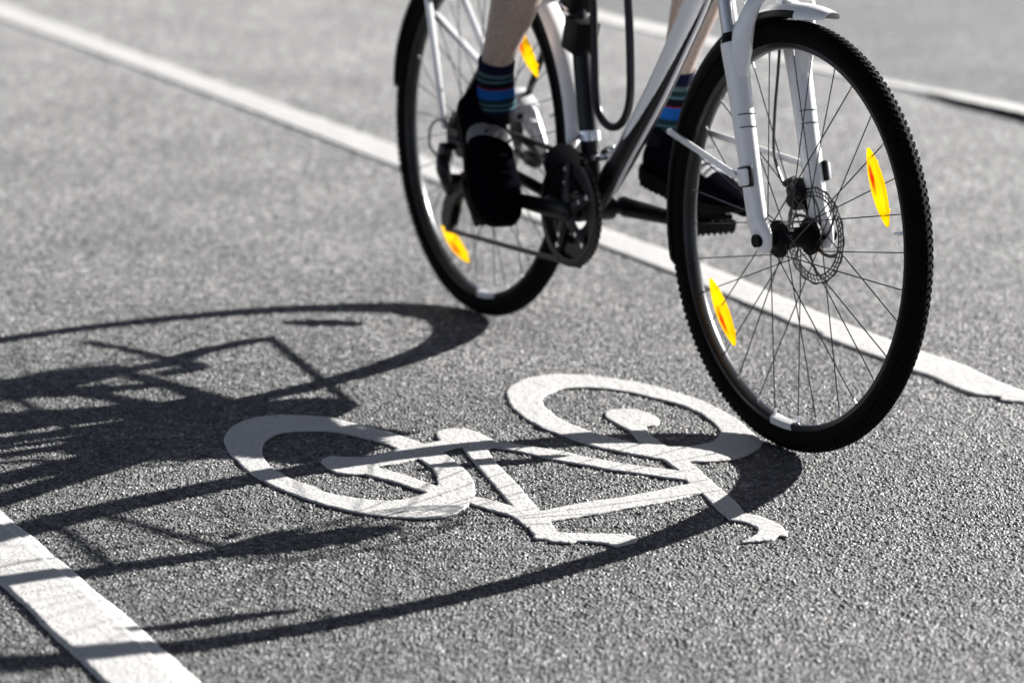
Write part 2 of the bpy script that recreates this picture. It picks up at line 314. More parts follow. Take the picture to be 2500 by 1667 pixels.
BARS = [[(-0.311,4.526),(-0.309,4.546),(-0.298,4.558),(-0.288,4.56),(-0.266,4.556),(-0.245,4.554),(-0.22,4.566),(-0.2,4.589),(-0.183,4.608),(-0.143,4.631),(-0.12,4.653),(-0.03,4.646),(-0.076,4.612),(-0.091,4.608),(-0.116,4.583),(-0.155,4.546),(-0.19,4.517),(-0.219,4.501),(-0.218,4.48),(-0.24,4.457),(-0.261,4.457),(-0.282,4.467),(-0.298,4.492)],[(-0.243,4.51),(-0.219,4.502),(-0.167,4.452),(-0.118,4.395),(-0.059,4.34),(-0.031,4.32),(0,4.288),(0.014,4.251),(0.023,4.18),(0,4.238),(-0.03,4.266),(-0.069,4.305),(-0.092,4.318),(-0.135,4.36),(-0.188,4.416),(-0.236,4.457),(-0.251,4.473)],[(-0.079,4.589),(-0.084,4.615),(-0.055,4.646),(-0.03,4.623),(-0.037,4.596),(-0.023,4.517),(0.005,4.419),(0.021,4.349),(0.043,4.261),(0.058,4.208),(0.067,4.159),(0.056,4.148),(0.037,4.142),(0.032,4.148),(0.024,4.183),(0.014,4.224),(0.006,4.245),(0,4.288),(-0.025,4.384),(-0.053,4.488)],[(-0.127,4.686),(-0.127,4.699),(-0.123,4.711),(-0.113,4.722),(-0.1,4.728),(-0.086,4.727),(-0.073,4.722),(-0.064,4.712),(-0.055,4.7),(-0.046,4.684),(-0.037,4.668),(-0.03,4.658),(-0.026,4.646),(-0.029,4.627),(-0.037,4.612),(-0.05,4.611),(-0.065,4.615),(-0.078,4.619),(-0.091,4.623),(-0.102,4.627),(-0.111,4.632),(-0.117,4.642),(-0.122,4.654),(-0.125,4.67)],[(-0.047,4.641),(-0.034,4.645),(-0.017,4.648),(0.009,4.634),(0.052,4.607),(0.084,4.588),(0.116,4.561),(0.178,4.52),(0.23,4.494),(0.262,4.483),(0.284,4.461),(0.291,4.433),(0.278,4.422),(0.274,4.427),(0.238,4.443),(0.197,4.465),(0.156,4.483),(0.102,4.518),(0.062,4.546),(0.009,4.586),(-0.029,4.609),(-0.047,4.607)],[(0.029,4.254),(0.044,4.262),(0.079,4.287),(0.13,4.318),(0.171,4.338),(0.224,4.369),(0.28,4.406),(0.298,4.404),(0.303,4.362),(0.294,4.354),(0.263,4.333),(0.22,4.301),(0.169,4.272),(0.108,4.239),(0.056,4.211),(0.034,4.227)],[(0.065,4.163),(0.071,4.158),(0.106,4.153),(0.155,4.153),(0.178,4.147),(0.187,4.134),(0.188,4.124),(0.184,4.113),(0.172,4.103),(0.153,4.088),(0.14,4.103),(0.12,4.11),(0.097,4.115),(0.086,4.106),(0.057,4.113),(0.047,4.125),(0.035,4.126),(0.031,4.134),(0.034,4.147),(0.052,4.169)],[(0.158,4.815),(0.158,4.831),(0.167,4.844),(0.19,4.852),(0.212,4.846),(0.234,4.823),(0.248,4.794),(0.251,4.765),(0.246,4.745),(0.226,4.737),(0.232,4.689),(0.253,4.626),(0.283,4.58),(0.289,4.527),(0.302,4.476),(0.319,4.411),(0.335,4.355),(0.35,4.287),(0.356,4.248),(0.346,4.227),(0.33,4.218),(0.311,4.294),(0.296,4.354),(0.28,4.408),(0.263,4.485),(0.245,4.542),(0.224,4.595),(0.211,4.641),(0.196,4.712),(0.176,4.753),(0.159,4.798)],[(0.348,4.26),(0.36,4.25),(0.377,4.241),(0.395,4.218),(0.406,4.188),(0.411,4.157),(0.409,4.139),(0.398,4.143),(0.387,4.128),(0.366,4.116),(0.335,4.107),(0.35,4.125),(0.363,4.147),(0.37,4.169),(0.366,4.185),(0.354,4.205),(0.341,4.213),(0.33,4.219)]]
LINEA = [(-2.851,12.15),(-2.146,10.84),(-1.787,10.15),(-1.188,9.02),(-0.706,8.125),(-0.285,7.349),(0.198,6.362),(0.34,6.109),(0.47,5.846),(0.58,5.597),(0.653,5.445),(0.702,5.354),(0.761,5.246),(0.813,5.165),(0.835,5.12),(0.868,5.031),(0.904,4.967),(1.043,4.718),(1.029,4.652),(0.891,4.89),(0.849,4.903),(0.853,4.926),(0.816,4.939),(0.793,4.967),(0.772,5.017),(0.752,5.068),(0.728,5.099),(0.686,5.188),(0.634,5.277),(0.588,5.362),(0.584,5.399),(0.535,5.47),(0.519,5.517),(0.455,5.653),(0.33,5.911),(0.192,6.171),(-0.274,7.063),(-0.683,7.849),(-1.149,8.718),(-1.715,9.73),(-2.062,10.4),(-2.744,11.68)]
LINEB_LOW = [(-0.938,4.56),(-0.814,4.326),(-0.785,4.27),(-0.742,4.187),(-0.694,4.101),(-0.649,4.012),(-0.586,3.892),(-0.528,3.782),(-0.46,3.647),(-0.397,3.525),(-0.318,3.371),(-0.433,3.346),(-0.524,3.525),(-0.574,3.618),(-0.622,3.716),(-0.673,3.819),(-0.726,3.922),(-0.781,4.03),(-0.988,4.404)]
LINEB_UP = [(-0.956,4.545),(-0.816,4.276),(-0.773,4.2),(-0.742,4.15),(-0.68,4.03),(-0.616,3.911),(-0.568,3.819),(-0.509,3.701),(-0.474,3.627),(-0.429,3.525),(-0.347,3.346),(-0.435,3.342),(-0.521,3.525),(-0.57,3.618),(-0.619,3.716),(-0.67,3.819),(-0.722,3.922),(-0.778,4.03),(-0.986,4.39)]
EDGEC_FRONT = [(-0.469,11.4),(0.283,9.734),(0.458,9.425),(0.918,8.619),(1.021,8.432),(1.147,8.234),(1.217,8.098),(1.306,7.923),(1.383,7.78),(1.651,7.137)]
EDGEC_BACK = [(-0.479,11.65),(0.29,9.983),(0.469,9.66),(0.932,8.752),(1.035,8.555),(1.162,8.346),(1.234,8.216),(1.328,8.063),(1.409,7.932),(1.684,7.286)]

# ---------------------------------------------------------------- ground
def sheet(name, quads, m, kind, label=None, cat=None):
    bm = bmesh.new()
    for q in quads: bm.faces.new([bm.verts.new(p) for p in q])
    o = mk(name, bm, m, smooth=False, normals=False); tag(o, label, cat, kind=kind); return o
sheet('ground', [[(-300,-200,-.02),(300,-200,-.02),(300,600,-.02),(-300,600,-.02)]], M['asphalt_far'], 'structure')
def cycle_path():
    bm = bmesh.new(); nx, ny = 28, 44
    vs = [[bm.verts.new((-3.5+7*i/nx, 2.4+11*j/ny, 0)) for j in range(ny+1)] for i in range(nx+1)]
    for i in range(nx):
        for j in range(ny): bm.faces.new((vs[i][j], vs[i+1][j], vs[i+1][j+1], vs[i][j+1]))
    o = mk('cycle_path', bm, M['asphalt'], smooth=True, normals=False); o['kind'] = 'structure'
    md = o.modifiers.new('subdivision', 'SUBSURF'); md.subdivision_type = 'SIMPLE'; md.levels = 0; md.render_levels = 1
    o.cycles.use_adaptive_subdivision = True; o.cycles.dicing_rate = 1.0
cycle_path()
# low edging strip and the darker pavement behind it
F_, B_ = EDGEC_FRONT, EDGEC_BACK
HT = [.003,.003,.003,.003,.003,.006,.012,.015,.016,.016]
B_ = [(f[0]+(b[0]-f[0])*.75, f[1]+(b[1]-f[1])*.75) for f, b in zip(F_, B_)]
def strip():
    bm = bmesh.new(); K = 90; rows = []
    f = crom([(x,y,h) for (x,y),h in zip(F_,HT)], 10); b = crom([(x,y,h) for (x,y),h in zip(B_,HT)], 10)
    for p, q in zip(f, b):
        j = Vector((random.uniform(-.003,.003), random.uniform(-.008,.008), 0))
        p = p+j
        rows.append([bm.verts.new((p.x,p.y,-.012)), bm.verts.new((p.x,p.y,p.z-.002)), bm.verts.new((p.x+.001,p.y+.003,p.z)), bm.verts.new((q.x,q.y,q.z)), bm.verts.new((q.x,q.y,-.012))])
    for r0, r1 in zip(rows, rows[1:]):
        for k in range(4): bm.faces.new((r0[k], r0[k+1], r1[k+1], r1[k])).material_index = 1 if k == 0 and r0[1].co.z > .006 else 0
    tag(mk('kerb', bm, [M['kerb'], M['kerb_shade']], smooth=False), kind='structure')
    bm = bmesh.new(); rr = []
    for q in b:
        rr.append([bm.verts.new((q.x,q.y,q.z-.002)), bm.verts.new((q.x+7,q.y+3.6,q.z-.002))])
    for r0, r1 in zip(rr, rr[1:]): bm.faces.new((r0[0], r0[1], r1[1], r1[0]))
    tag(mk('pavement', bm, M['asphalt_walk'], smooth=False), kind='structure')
strip()

# ---------------------------------------------------------------- painted markings: raised paint built from distance fields
rs_ = np.random.RandomState(3)
def vnoise(X, Y, cell, seed):
    r = np.random.RandomState(seed); T = r.rand(256, 256)
    x = X/cell; y = Y/cell; i = np.floor(x).astype(int); j = np.floor(y).astype(int)
    fx = x-i; fy = y-j; fx = fx*fx*(3-2*fx); fy = fy*fy*(3-2*fy)
    g = lambda a, b: T[a % 256, b % 256]
    return (g(i,j)*(1-fx)+g(i+1,j)*fx)*(1-fy)+(g(i,j+1)*(1-fx)+g(i+1,j+1)*fx)*fy-.5
def psdf(X, Y, poly):
    P = np.array(poly, float); d = np.full(X.shape, 1e9); ins = np.zeros(X.shape, bool)
    for (ax, ay), (bx, by) in zip(P, np.roll(P, -1, 0)):
        ex, ey = bx-ax, by-ay; l2 = ex*ex+ey*ey+1e-12
        t = np.clip(((X-ax)*ex+(Y-ay)*ey)/l2, 0, 1)
        d = np.minimum(d, (X-ax-t*ex)**2+(Y-ay-t*ey)**2)
        c = ((ay > Y) != (by > Y)) & (X < (bx-ax)*(Y-ay)/(by-ay+1e-12)+ax)
        ins ^= c
    d = np.sqrt(d); return np.where(ins, d, -d)
def paint_mesh(name, field, x0, x1, y0, y1, step, top, mats, z0=-.009, edge=.0024, rough=1.0, seed=5):
    xs = np.arange(x0, x1, step); ys = np.arange(y0, y1, step*1.3)
    X, Y = np.meshgrid(xs, ys, indexing='ij')
    d = field(X, Y)
    d = d + rough*(.0012*vnoise(X, Y, .009, seed)+.0020*vnoise(X, Y, .027, seed+1)+.004*vnoise(X, Y, .083, seed+2))
    gx, gy = np.gradient(d, step, step*1.3); gl = np.sqrt(gx*gx+gy*gy)+1e-9; gx /= gl; gy /= gl
    dd = d/np.maximum(gl, .3); on = np.abs(dd) < step*.7; out = (dd <= -step*.7)
    mv = np.where(on, -dd, np.where(out & (dd > -step*2.6), -dd-.0006, 0))      # snap the rim of the paint onto its outline
    X0, Y0 = X, Y; X = X+gx*mv; Y = Y+gy*mv
    d = np.where(on, 0, dd)
    h = np.clip(d/edge, 0, 1)
    Z = np.where(out, z0, top-(1-h)**2*.0010)
    Z = Z + np.where(h > .5, .0007*vnoise(X0, Y0, .009, seed+4)+.0009*vnoise(X0, Y0, .06, seed+6), 0)
    keep = d > -step*2.0
    f = keep[:-1,:-1] & keep[1:,:-1] & keep[1:,1:] & keep[:-1,1:]
    idx = -np.ones(X.shape, int); use = np.zeros(X.shape, bool)
    use[:-1,:-1] |= f; use[1:,:-1] |= f; use[1:,1:] |= f; use[:-1,1:] |= f
    idx[use] = np.arange(use.sum())
    i, j = np.nonzero(f)
    Q = np.stack([idx[i,j], idx[i+1,j], idx[i+1,j+1], idx[i,j+1]], 1).astype(np.int32)
    co = np.stack([X[use], Y[use], Z[use]], 1).astype(np.float32)
    me = bpy.data.meshes.new(name); me.vertices.add(len(co)); me.vertices.foreach_set('co', co.ravel())
    me.loops.add(Q.size); me.loops.foreach_set('vertex_index', Q.ravel())
    me.polygons.add(len(Q)); me.polygons.foreach_set('loop_start', np.arange(0, Q.size, 4, dtype=np.int32))
    me.update(calc_edges=True); me.validate()
    me.polygons.foreach_set('use_smooth', [True]*len(me.polygons))
    me.materials.append(mats)
    o = bpy.data.objects.new(name, me); COL.objects.link(o); return o
def sym(X, Y):
    ring = lambda r: np.minimum(psdf(X, Y, r[0]), -psdf(X, Y, r[1]))
    d = np.maximum(ring(RING_L), ring(RING_R))
    for b in BARS: d = np.maximum(d, psdf(X, Y, b))
    return d
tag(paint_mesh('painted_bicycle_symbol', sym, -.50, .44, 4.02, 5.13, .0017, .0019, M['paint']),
    'white painted bicycle symbol on the grey asphalt under the front wheel', 'road marking')
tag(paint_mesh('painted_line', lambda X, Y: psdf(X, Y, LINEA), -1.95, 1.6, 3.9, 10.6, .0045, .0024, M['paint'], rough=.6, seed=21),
    'long white painted line running behind the bicycle, crossed by both wheels', 'road marking')
lb = empty('painted_line', None, (-.6, 3.9, 0))
tag(lb, 'wide white painted line in the lower left foreground, two layers thick', 'road marking')
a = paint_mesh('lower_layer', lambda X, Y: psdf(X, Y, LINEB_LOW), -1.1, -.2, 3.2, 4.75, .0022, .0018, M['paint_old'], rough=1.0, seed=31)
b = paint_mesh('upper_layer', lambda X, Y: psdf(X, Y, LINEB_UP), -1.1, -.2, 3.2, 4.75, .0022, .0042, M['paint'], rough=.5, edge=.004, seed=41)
for o in (a, b): o.parent = lb; o.location = (.6, -3.9, 0)

# ---------------------------------------------------------------- bicycle; local frame: x forward, y to its left, z up, origin under the rear axle
TR = .351; WB = 1.073
HD, LEAN = -1.0715, -.0289
Fv = Vector((math.cos(HD), math.sin(HD), 0)); L0 = Vector((0,0,1)).cross(Fv)
Lv = (L0*math.cos(LEAN)+Vector((0,0,1))*math.sin(LEAN)).normalized(); Uv = Fv.cross(Lv)
MB_ = Matrix(((Fv.x,Lv.x,Uv.x,-.0646),(Fv.y,Lv.y,Uv.y,5.5627),(Fv.z,Lv.z,Uv.z,.0),(0,0,0,1)))
bike = empty('bicycle'); bike.matrix_world = MB_
tag(bike, 'white and black city bicycle being ridden along the marked path, amber spoke reflectors', 'bicycle')
def V(s, t, z): return Vector((s, t, z+TR))
def VV(*a): return [V(*q) for q in a]

# wheels -------------------------------------------------------
def tyre_mesh():
    bm = bmesh.new(); Rc, rt = .3300, .0195; na, nb = 128, 20
    rings = []
    for i in range(na):
        a = 2*math.pi*i/na
        rings.append([bm.verts.new(((Rc+rt*math.cos(b))*math.cos(a), rt*1.02*math.sin(b), (Rc+rt*math.cos(b))*math.sin(a))) for b in [2*math.pi*k/nb for k in range(nb)]])
    for i in range(na):
        A, B = rings[i], rings[(i+1) % na]
        for k in range(nb): bm.faces.new((A[k], A[(k+1) % nb], B[(k+1) % nb], B[k]))
    for b, n, off, sl, sw, h in ((-62,168,0,.0062,.0062,.0026),(-34,168,.5,.0058,.0050,.0020),(-11,168,0,.0062,.0052,.0016),(11,168,.5,.0062,.0052,.0016),(34,168,0,.0058,.0050,.0020),(62,168,.5,.0062,.0062,.0026)):
        br = R(b)
        for i in range(n):
            a = 2*math.pi*(i+off)/n
            er = Vector((math.cos(a),0,math.sin(a))); et = Vector((-math.sin(a),0,math.cos(a))); ey = Vector((0,1,0))
            out = er*math.cos(br)+ey*math.sin(br); side = -er*math.sin(br)+ey*math.cos(br)
            c0 = er*Rc+out*(rt-.001)
            vs = []
            for z, k in ((0,1.25),(h+.001,1.0)):
                for x_, y_ in ((-1,-1),(1,-1),(1,1),(-1,1)):
                    vs.append(bm.verts.new(c0+out*z+(et*x_+side*(y_+.35*x_*(1 if b > 0 else -1)))*0+et*(x_*sl*.5*k+y_*.0012*(1 if b > 0 else -1))+side*(y_*sw*.5*k)))
            bm.faces.new(vs[4:8])
            for q in range(4): bm.faces.new((vs[q], vs[(q+1) % 4], vs[4+(q+1) % 4], vs[4+q]))
    return bm
def rim_mesh():
    bm = bmesh.new()
    lathe(bm, [(-.0118,.3185),(-.0128,.3165),(-.0125,.3085),(-.0105,.3062),(-.004,.3048),(.004,.3048),(.0105,.3062),(.0125,.3085),(.0128,.3165),(.0118,.3185)], 144, closed=True)
    return bm
def hub_mesh(rear):
    bm = bmesh.new()
    p = [(-.050,.006),(-.050,.011),(-.040,.0125),(-.0375,.017),(-.0345,.0185),(-.0335,.030),(-.0300,.031),(-.0285,.020),(-.018,.0165),(.018,.0165),(.0285,.020),(.0300,.031),(.0335,.030),(.0345,.0225),(.040,.022),(.0435,.021),(.045,.012),(.052,.011),(.052,.006)]
    lathe(bm, p, 32)
    if not rear:
        lathe(bm, [(-.072,.004),(-.072,.010),(-.066,.0105),(-.064,.004)], 20)
        lathe(bm, [(.064,.004),(.066,.0105),(.074,.010),(.074,.004)], 20)
    lathe(bm, [(-.074,.0045),(.074,.0045)], 14)
    return bm
def rotor_mesh():
    bm = bmesh.new(); n = 96; y0, y1 = .0405, .0423
    def ringp(r0, r1, wav):
        O0=[];O1=[];I0=[];I1=[]
        for k in range(n):
            a = 2*math.pi*k/n; c, s = math.cos(a), math.sin(a); ro = r1-(wav if (k//3) % 2 else 0); ri = r0
            O0.append(bm.verts.new((ro*c,y0,ro*s))); O1.append(bm.verts.new((ro*c,y1,ro*s)))
            I0.append(bm.verts.new((ri*c,y0,ri*s))); I1.append(bm.verts.new((ri*c,y1,ri*s)))
        for k in range(n):
            j = (k+1) % n
            for q in ((O0[k],O0[j],I0[j],I0[k]),(O1[k],O1[j],I1[j],I1[k]),(O0[k],O0[j],O1[j],O1[k]),(I0[k],I0[j],I1[j],I1[k])): bm.faces.new(q)
    ringp(.0640, .0662, 0); ringp(.0765, .0805, .0018); ringp(.0708, .0722, 0)
    for k in range(48):                                  # slanted webs leave rows of holes
        a = 2*math.pi*k/48
        p = Vector((.0655*math.cos(a), .0414, .0655*math.sin(a))); q = Vector((.0772*math.cos(a+.10), .0414, .0772*math.sin(a+.10)))
        tube(bm, [p, q], [(.0008,.0012)]*2, seg=6)
    for k in range(6):                                   # curved arms
        a = 2*math.pi*k/6
        P = [Vector((r*math.cos(a+d), .0412, r*math.sin(a+d))) for r, d in ((.020,0),(.034,.22),(.050,.50),(.0650,.72))]
        path(bm, P, [(.0012,.0050),(.0010,.0030),(.0010,.0026),(.0010,.0036)], 5, seg=8, ref=(0,1,0))
    lathe(bm, [(.038,.012),(.038,.022),(.0425,.022),(.0425,.012)], 24, closed=True)
    return bm
def spoke_mesh(rim_a, hub_a, side, lead):
    bm = bmesh.new()
    h = Vector((.0265*math.cos(hub_a), side*(.0345 if lead else .0295), .0265*math.sin(hub_a)))
    e = Vector((.3052*math.cos(rim_a), side*.0022, .3052*math.sin(rim_a)))
    tube(bm, [h, e], .00105, seg=6)
    d = (h-e).normalized(); tube(bm, [e-d*.001, e+d*.012], [.0021,.0016], seg=8, mi=1)
    g = Vector((0, -side, 0)); tube(bm, [h, h+g*.006], .0014, seg=6)
    return bm
def reflector_mesh(a, length=.128):
    """boat-shaped prism, long way across the wheel; local x runs along it, z is radial"""
    bm = bmesh.new(); n = 16; rows = []
    for i in range(n+1):
        u = -1+2*i/n; hw = .0120*(1-abs(u)**1.7)**.85+.0030; th = .0048*(1-abs(u)**3)+.0016
        x = u*length/2
        rows.append([bm.verts.new((x,y*th,z*hw)) for y, z in ((-.55,-1),(-1,-.55),(-1.25,0),(-1,.55),(-.55,1),(.55,1),(1,.55),(1.25,0),(1,-.55),(.55,-1))])
    for r0, r1 in zip(rows, rows[1:]):
        for k in range(10): bm.faces.new((r0[k], r0[(k+1)%10], r1[(k+1)%10], r1[k]))
    bm.faces.new(rows[0]); bm.faces.new(rows[-1])
    for u in (-.62, 0, .62): box(bm, (u*length/2, .0065, 0), (.006,.0035,.012), bev=.0008)
    return bm
def sticker_mesh(a0, a1):
    bm = bmesh.new(); rows = []; K = 10
    for i in range(K+1):
        a = R(a0+(a1-a0)*i/K)
        rows.append([bm.verts.new(((r)*math.cos(a+s), y, r*math.sin(a+s))) for y, r, s in ((-.0132,.3172,.030),(-.0130,.3085,.018),(-.0109,.3058,.012),(-.0040,.3043,.006),(.0040,.3043,-.006),(.0109,.3058,-.012))])
    for r0, r1 in zip(rows, rows[1:]):
        for k in range(5): bm.faces.new((r0[k], r0[k+1], r1[k+1], r1[k]))
    bmesh.ops.solidify(bm, geom=bm.faces[:], thickness=.0003)
    return bm
def wheel(x, phase, refl, rear, sticker, extra_rot=0):
    w_ = empty('wheel', bike, (x, 0, TR)); w_.rotation_euler = (0, 0, extra_rot)
    mk('tyre', tyre_mesh(), M['rubber'], w_)
    mk('rim', rim_mesh(), M['rim'], w_)
    mk('hub', hub_mesh(rear), M['plastic'], w_)
    mk('brake_disc', rotor_mesh(), [M['darksteel'], M['black']], w_)
    for k in range(32):
        ra = R(phase+11.25*k); side = 1 if k % 2 else -1; lead = (k//2) % 2
        ha = ra+(R(64) if lead else -R(64))
        mk('spoke', spoke_mesh(ra, ha, side, lead), [M['spoke'], M['alu']], w_)
    for a in refl:
        ar = R(a); o = mk('reflector', reflector_mesh(ar), M['amber'], w_)
        o.rotation_euler = (0, -(ar-math.pi/2), 0); o.location = (.2525*math.cos(ar), -.004, .252*math.sin(ar))
        o['label'] = 'amber spoke reflector'
    mk('rim_sticker', sticker_mesh(*sticker), M['white'], w_)
    bm = bmesh.new(); va = R(phase+11.25*9.5); er = Vector((math.cos(va),0,math.sin(va)))
    tube(bm, [er*.306, er*.280, er*.270], [.0032,.0032,.0022], seg=8); mk('valve', bm, M['alu'], w_)
    return w_
fwheel = wheel(WB, -95.1, (-139.5, 28.7), False, (-96, -85), .0149)
rwheel = wheel(0, -90.4, (-113, 48), True, (-89, -76))
bm = bmesh.new()
for i in range(8):
    y = -.024-i*.0036; r_ = .060-.0046*i; nt_ = int(2*math.pi*r_/.0127)*2
    prof = []
    for k in range(nt_*2):
        a = 2*math.pi*k/(nt_*2); rr = r_+(.0016 if k % 4 in (0,1) else -.0022); prof.append((rr*math.cos(a), rr*math.sin(a)))
    plate(bm, prof, y, y-.0016)
lathe(bm, [(-.020,.016),(-.056,.016),(-.056,.008)], 20)
mk('cassette', bm, M['darksteel'], rwheel)

# frame ----------------------------------------------------------
bm = bmesh.new()
dt = VV((.43,0,-.060),(.515,0,.028),(.614,0,.148),(.690,0,.252),(.765,0,.360),(.825,0,.447),(.868,0,.510))
rg = path(bm, dt, [(.020,.022),(.0215,.024),(.021,.0235),(.0215,.0245),(.022,.026),(.022,.027),(.019,.026)], 22, seg=176)
# two-tone: white above and on the right side, black underneath and at the foot
bm.faces.ensure_lookup_table(); cen = [sum((v.co for v in r_), Vector())/len(r_) for r_ in rg]; fi = 0
for i in range(len(rg)-1):
    ax = (cen[i+1]-cen[i]).normalized(); pn = Vector((ax.z, 0, -ax.x)); al = i/(len(rg)-1)
    for k in range(176):
        f = bm.faces[fi]; fi += 1
        d = f.calc_center_median()-(cen[i]+cen[i+1])/2
        yy = d.y/.0215; pp = d.dot(pn)/.0235
        f.material_index = 1 if (pp > -.25 and yy > -.25-max(0, .75-al)*1.45) or al < .16 else 0
path(bm, VV((.436,0,-.068),(.407,0,.048),(.366,0,.217),(.312,0,.44),(.296,0,.505)), .0172, 4, seg=20, mi=1)
tube(bm, VV((.305,0,.455),(.56,0,.53),(.838,0,.600)), [(.016,.017),(.016,.018),(.018,.021)], seg=18, mi=0)
tube(bm, VV((.889,0,.490),(.843,0,.628)), [.0225,.0215], seg=24, mi=0)
tube(bm, VV((.43,-.037,-.068),(.43,.037,-.068)), .0215, seg=24, ref=(0,0,1), mi=1)
for s in (-1, 1):
    path(bm, VV((.425,s*.028,-.066),(.34,s*.036,-.056),(.16,s*.062,-.026),(.012,s*.071,-.004)), [(.009,.013),(.0085,.0125),(.0075,.011),(.006,.009)], 5, seg=12, mi=1)
    path(bm, VV((.318,s*.016,.425),(.23,s*.042,.30),(.10,s*.062,.145),(.006,s*.071,.022)), [(.008,.009),(.007,.0085),(.0065,.008),(.006,.008)], 5, seg=12, mi=1)
    plate(bm, [(.03,TR+.012),(.02,TR-.022),(-.004,TR-.024),(-.014,TR-.005),(-.016,TR+.02),(.0,TR+.04),(.016,TR+.036)], s*.0665, s*.0725, mi=1)
tube(bm, VV((.34,-.036,-.056),(.34,.036,-.056)), .008, seg=12, ref=(0,0,1), mi=1)
frame = mk('frame', bm, [M['white'], M['black']], bike)

# fork -----------------------------------------------------------
def leg_s(z): return 1.0625-.335*z
bm = bmesh.new()
for s in (-1, 1):
    P = []; rr = []
    for z, ra, rb in ((-.021,.006,.010),(-.014,.009,.0185),(.004,.0115,.0235),(.03,.0145,.0205),(.07,.0165,.0180),(.14,.0180,.0185),(.20,.0190,.0195),(.25,.0195,.0215),(.285,.0200,.0245),(.303,.0200,.0260),(.312,.0185,.0220)):
        P.append(V(leg_s(z)+(.010 if z < .02 else 0)+.0003, s*.0600, z)); rr.append((ra, rb))
    tube(bm, P, rr, seg=20)
arch = VV((.977,-.061,.258),(.980,-.060,.300),(.994,-.058,.345),(1.004,-.050,.378),(1.012,-.030,.399),(1.015,0,.405),(1.012,.030,.399),(1.004,.050,.378),(.994,.058,.345),(.980,.060,.300),(.977,.061,.258))
path(bm, arch, [(.026,.014),(.030,.016),(.019,.0115),(.0155,.010),(.014,.009),(.014,.009),(.014,.009),(.0155,.010),(.019,.0115),(.030,.016),(.026,.014)], 4, seg=14, ref=(1,0,0))
fork = mk('fork', bm, M['white'], bike)
for s in (-1, 1):
    bm = bmesh.new(); tube(bm, VV((.958,s*.060,.300),(.895,s*.060,.480)), .0148, seg=24); mk('stanchion', bm, M['steel'], fork)
    bm = bmesh.new(); tube(bm, VV((.9625,s*.060,.306),(.9575,s*.060,.321)), [.0215,.0175], seg=24); mk('dust_seal', bm, M['plastic'], fork)
    bm = bmesh.new(); tube(bm, VV((1.073,s*.0705,0),(1.073,s*.0770,0)), .0105, seg=20, ref=(0,0,1)); mk('axle_cap', bm, M['plastic'], fork)
bm = bmesh.new()
path(bm, VV((.898,-.062,.474),(.893,-.045,.492),(.888,0,.497),(.893,.045,.492),(.898,.062,.474)), [(.020,.016),(.020,.017),(.022,.018),(.020,.017),(.020,.016)], 4, seg=16, ref=(1,0,0))
mk('crown', bm, M['black'], fork)

# mudguards --------------------------------------------------------
def mudguard(cx, a0, a1, rad0, rad1, hw, tips, parent):
    """two-tone guard: white crown, black skirts and inside, white tips"""
    bm = bmesh.new(); K = 80; P = 20; outer = []; inner = []
    for i in range(K+1):
        ad = a0+(a1-a0)*i/K; a = R(ad); rad = rad0+(rad1-rad0)*i/K
        end = min(abs(ad-a0)/tips[0], abs(ad-a1)/tips[1]); e_ = min(1, end)
        w_ = hw*(.55+.45*e_**.6); dr = .021*(.45+.55*e_**.7)
        er = Vector((math.cos(a), 0, math.sin(a))); c = Vector((cx, 0, TR))
        ro = []; ri = []
        for k in range(P+1):
            th = math.pi*(k/P-.5); y = math.sin(th); u = abs(y); drop = dr*(1-math.cos(th))**1.1
            ro.append(bm.verts.new(c+er*(rad-drop)+Vector((0, y*w_, 0))))
            ri.append(bm.verts.new(c+er*(rad-drop-.0018)+Vector((0, y*(w_-.0016), 0))))
        outer.append(ro); inner.append(ri)
    for i in range(K):
        ad = a0+(a1-a0)*(i+.5)/K; tip = abs(ad-a0) < tips[0]*1.4 and tips[0] > 4
        for k in range(P):
            sk = abs((k+.5)/P-.5) > .33 and not tip
            bm.faces.new((outer[i][k], outer[i][k+1], outer[i+1][k+1], outer[i+1][k])).material_index = 1 if sk else 0
            bm.faces.new((inner[i][k], inner[i+1][k], inner[i+1][k+1], inner[i][k+1])).material_index = 0 if tip else 1
        for k in (0, P): bm.faces.new((outer[i][k], outer[i+1][k], inner[i+1][k], inner[i][k])).material_index = 0 if tip else 1
    for i in (0, K):
        for k in range(P): bm.faces.new((outer[i][k], outer[i][k+1], inner[i][k+1], inner[i][k])).material_index = 0 if i == 0 and tips[0] > 4 else 1
    return mk('mudguard', bm, [M['white'], M['plastic']], parent)
def flatbar(bm, a, b, w_=.0095, th=.0032, ends=True):
    a, b = V(*a), V(*b); d = (b-a).normalized()
    rot = Matrix((d, Vector((0,1,0)).cross(d)*-1, Vector((0,0,0)))).transposed()
    y = Vector((0,1,0)); y = (y-d*y.dot(d)).normalized(); z = d.cross(y); rot = Matrix((d, y, z)).transposed()
    box(bm, (a+b)/2, ((b-a).length, th, w_), rot, bev=.0009)
    if ends:
        for p in (a, b): tube(bm, [p-y*.004, p+y*.004], .0045, seg=10, ref=(0,0,1))
mg = mudguard(WB, 78.5, 198, .382, .362, .0285, (7.5, 2), bike)
for s in (-1, 1):
    bm = bmesh.new(); flatbar(bm, (.728,s*.0300,.122), (1.018,s*.0825,.098), .0110, .0048); mk('stay', bm, M['white'], mg)
bm = bmesh.new()
box(bm, V(1.018,0,.388), (.022,.030,.030), bev=.003); box(bm, V(1.035,0,.377), (.04,.02,.006), roty(R(8)), bev=.002)
mk('mudguard_bracket', bm, M['white'], mg)
for s in (-1, 1):
    bm = bmesh.new(); box(bm, V(1.036,s*.0775,.098), (.026,.012,.028), roty(R(-14)), bev=.003); mk('stay_clip', bm, M['white'], fork)
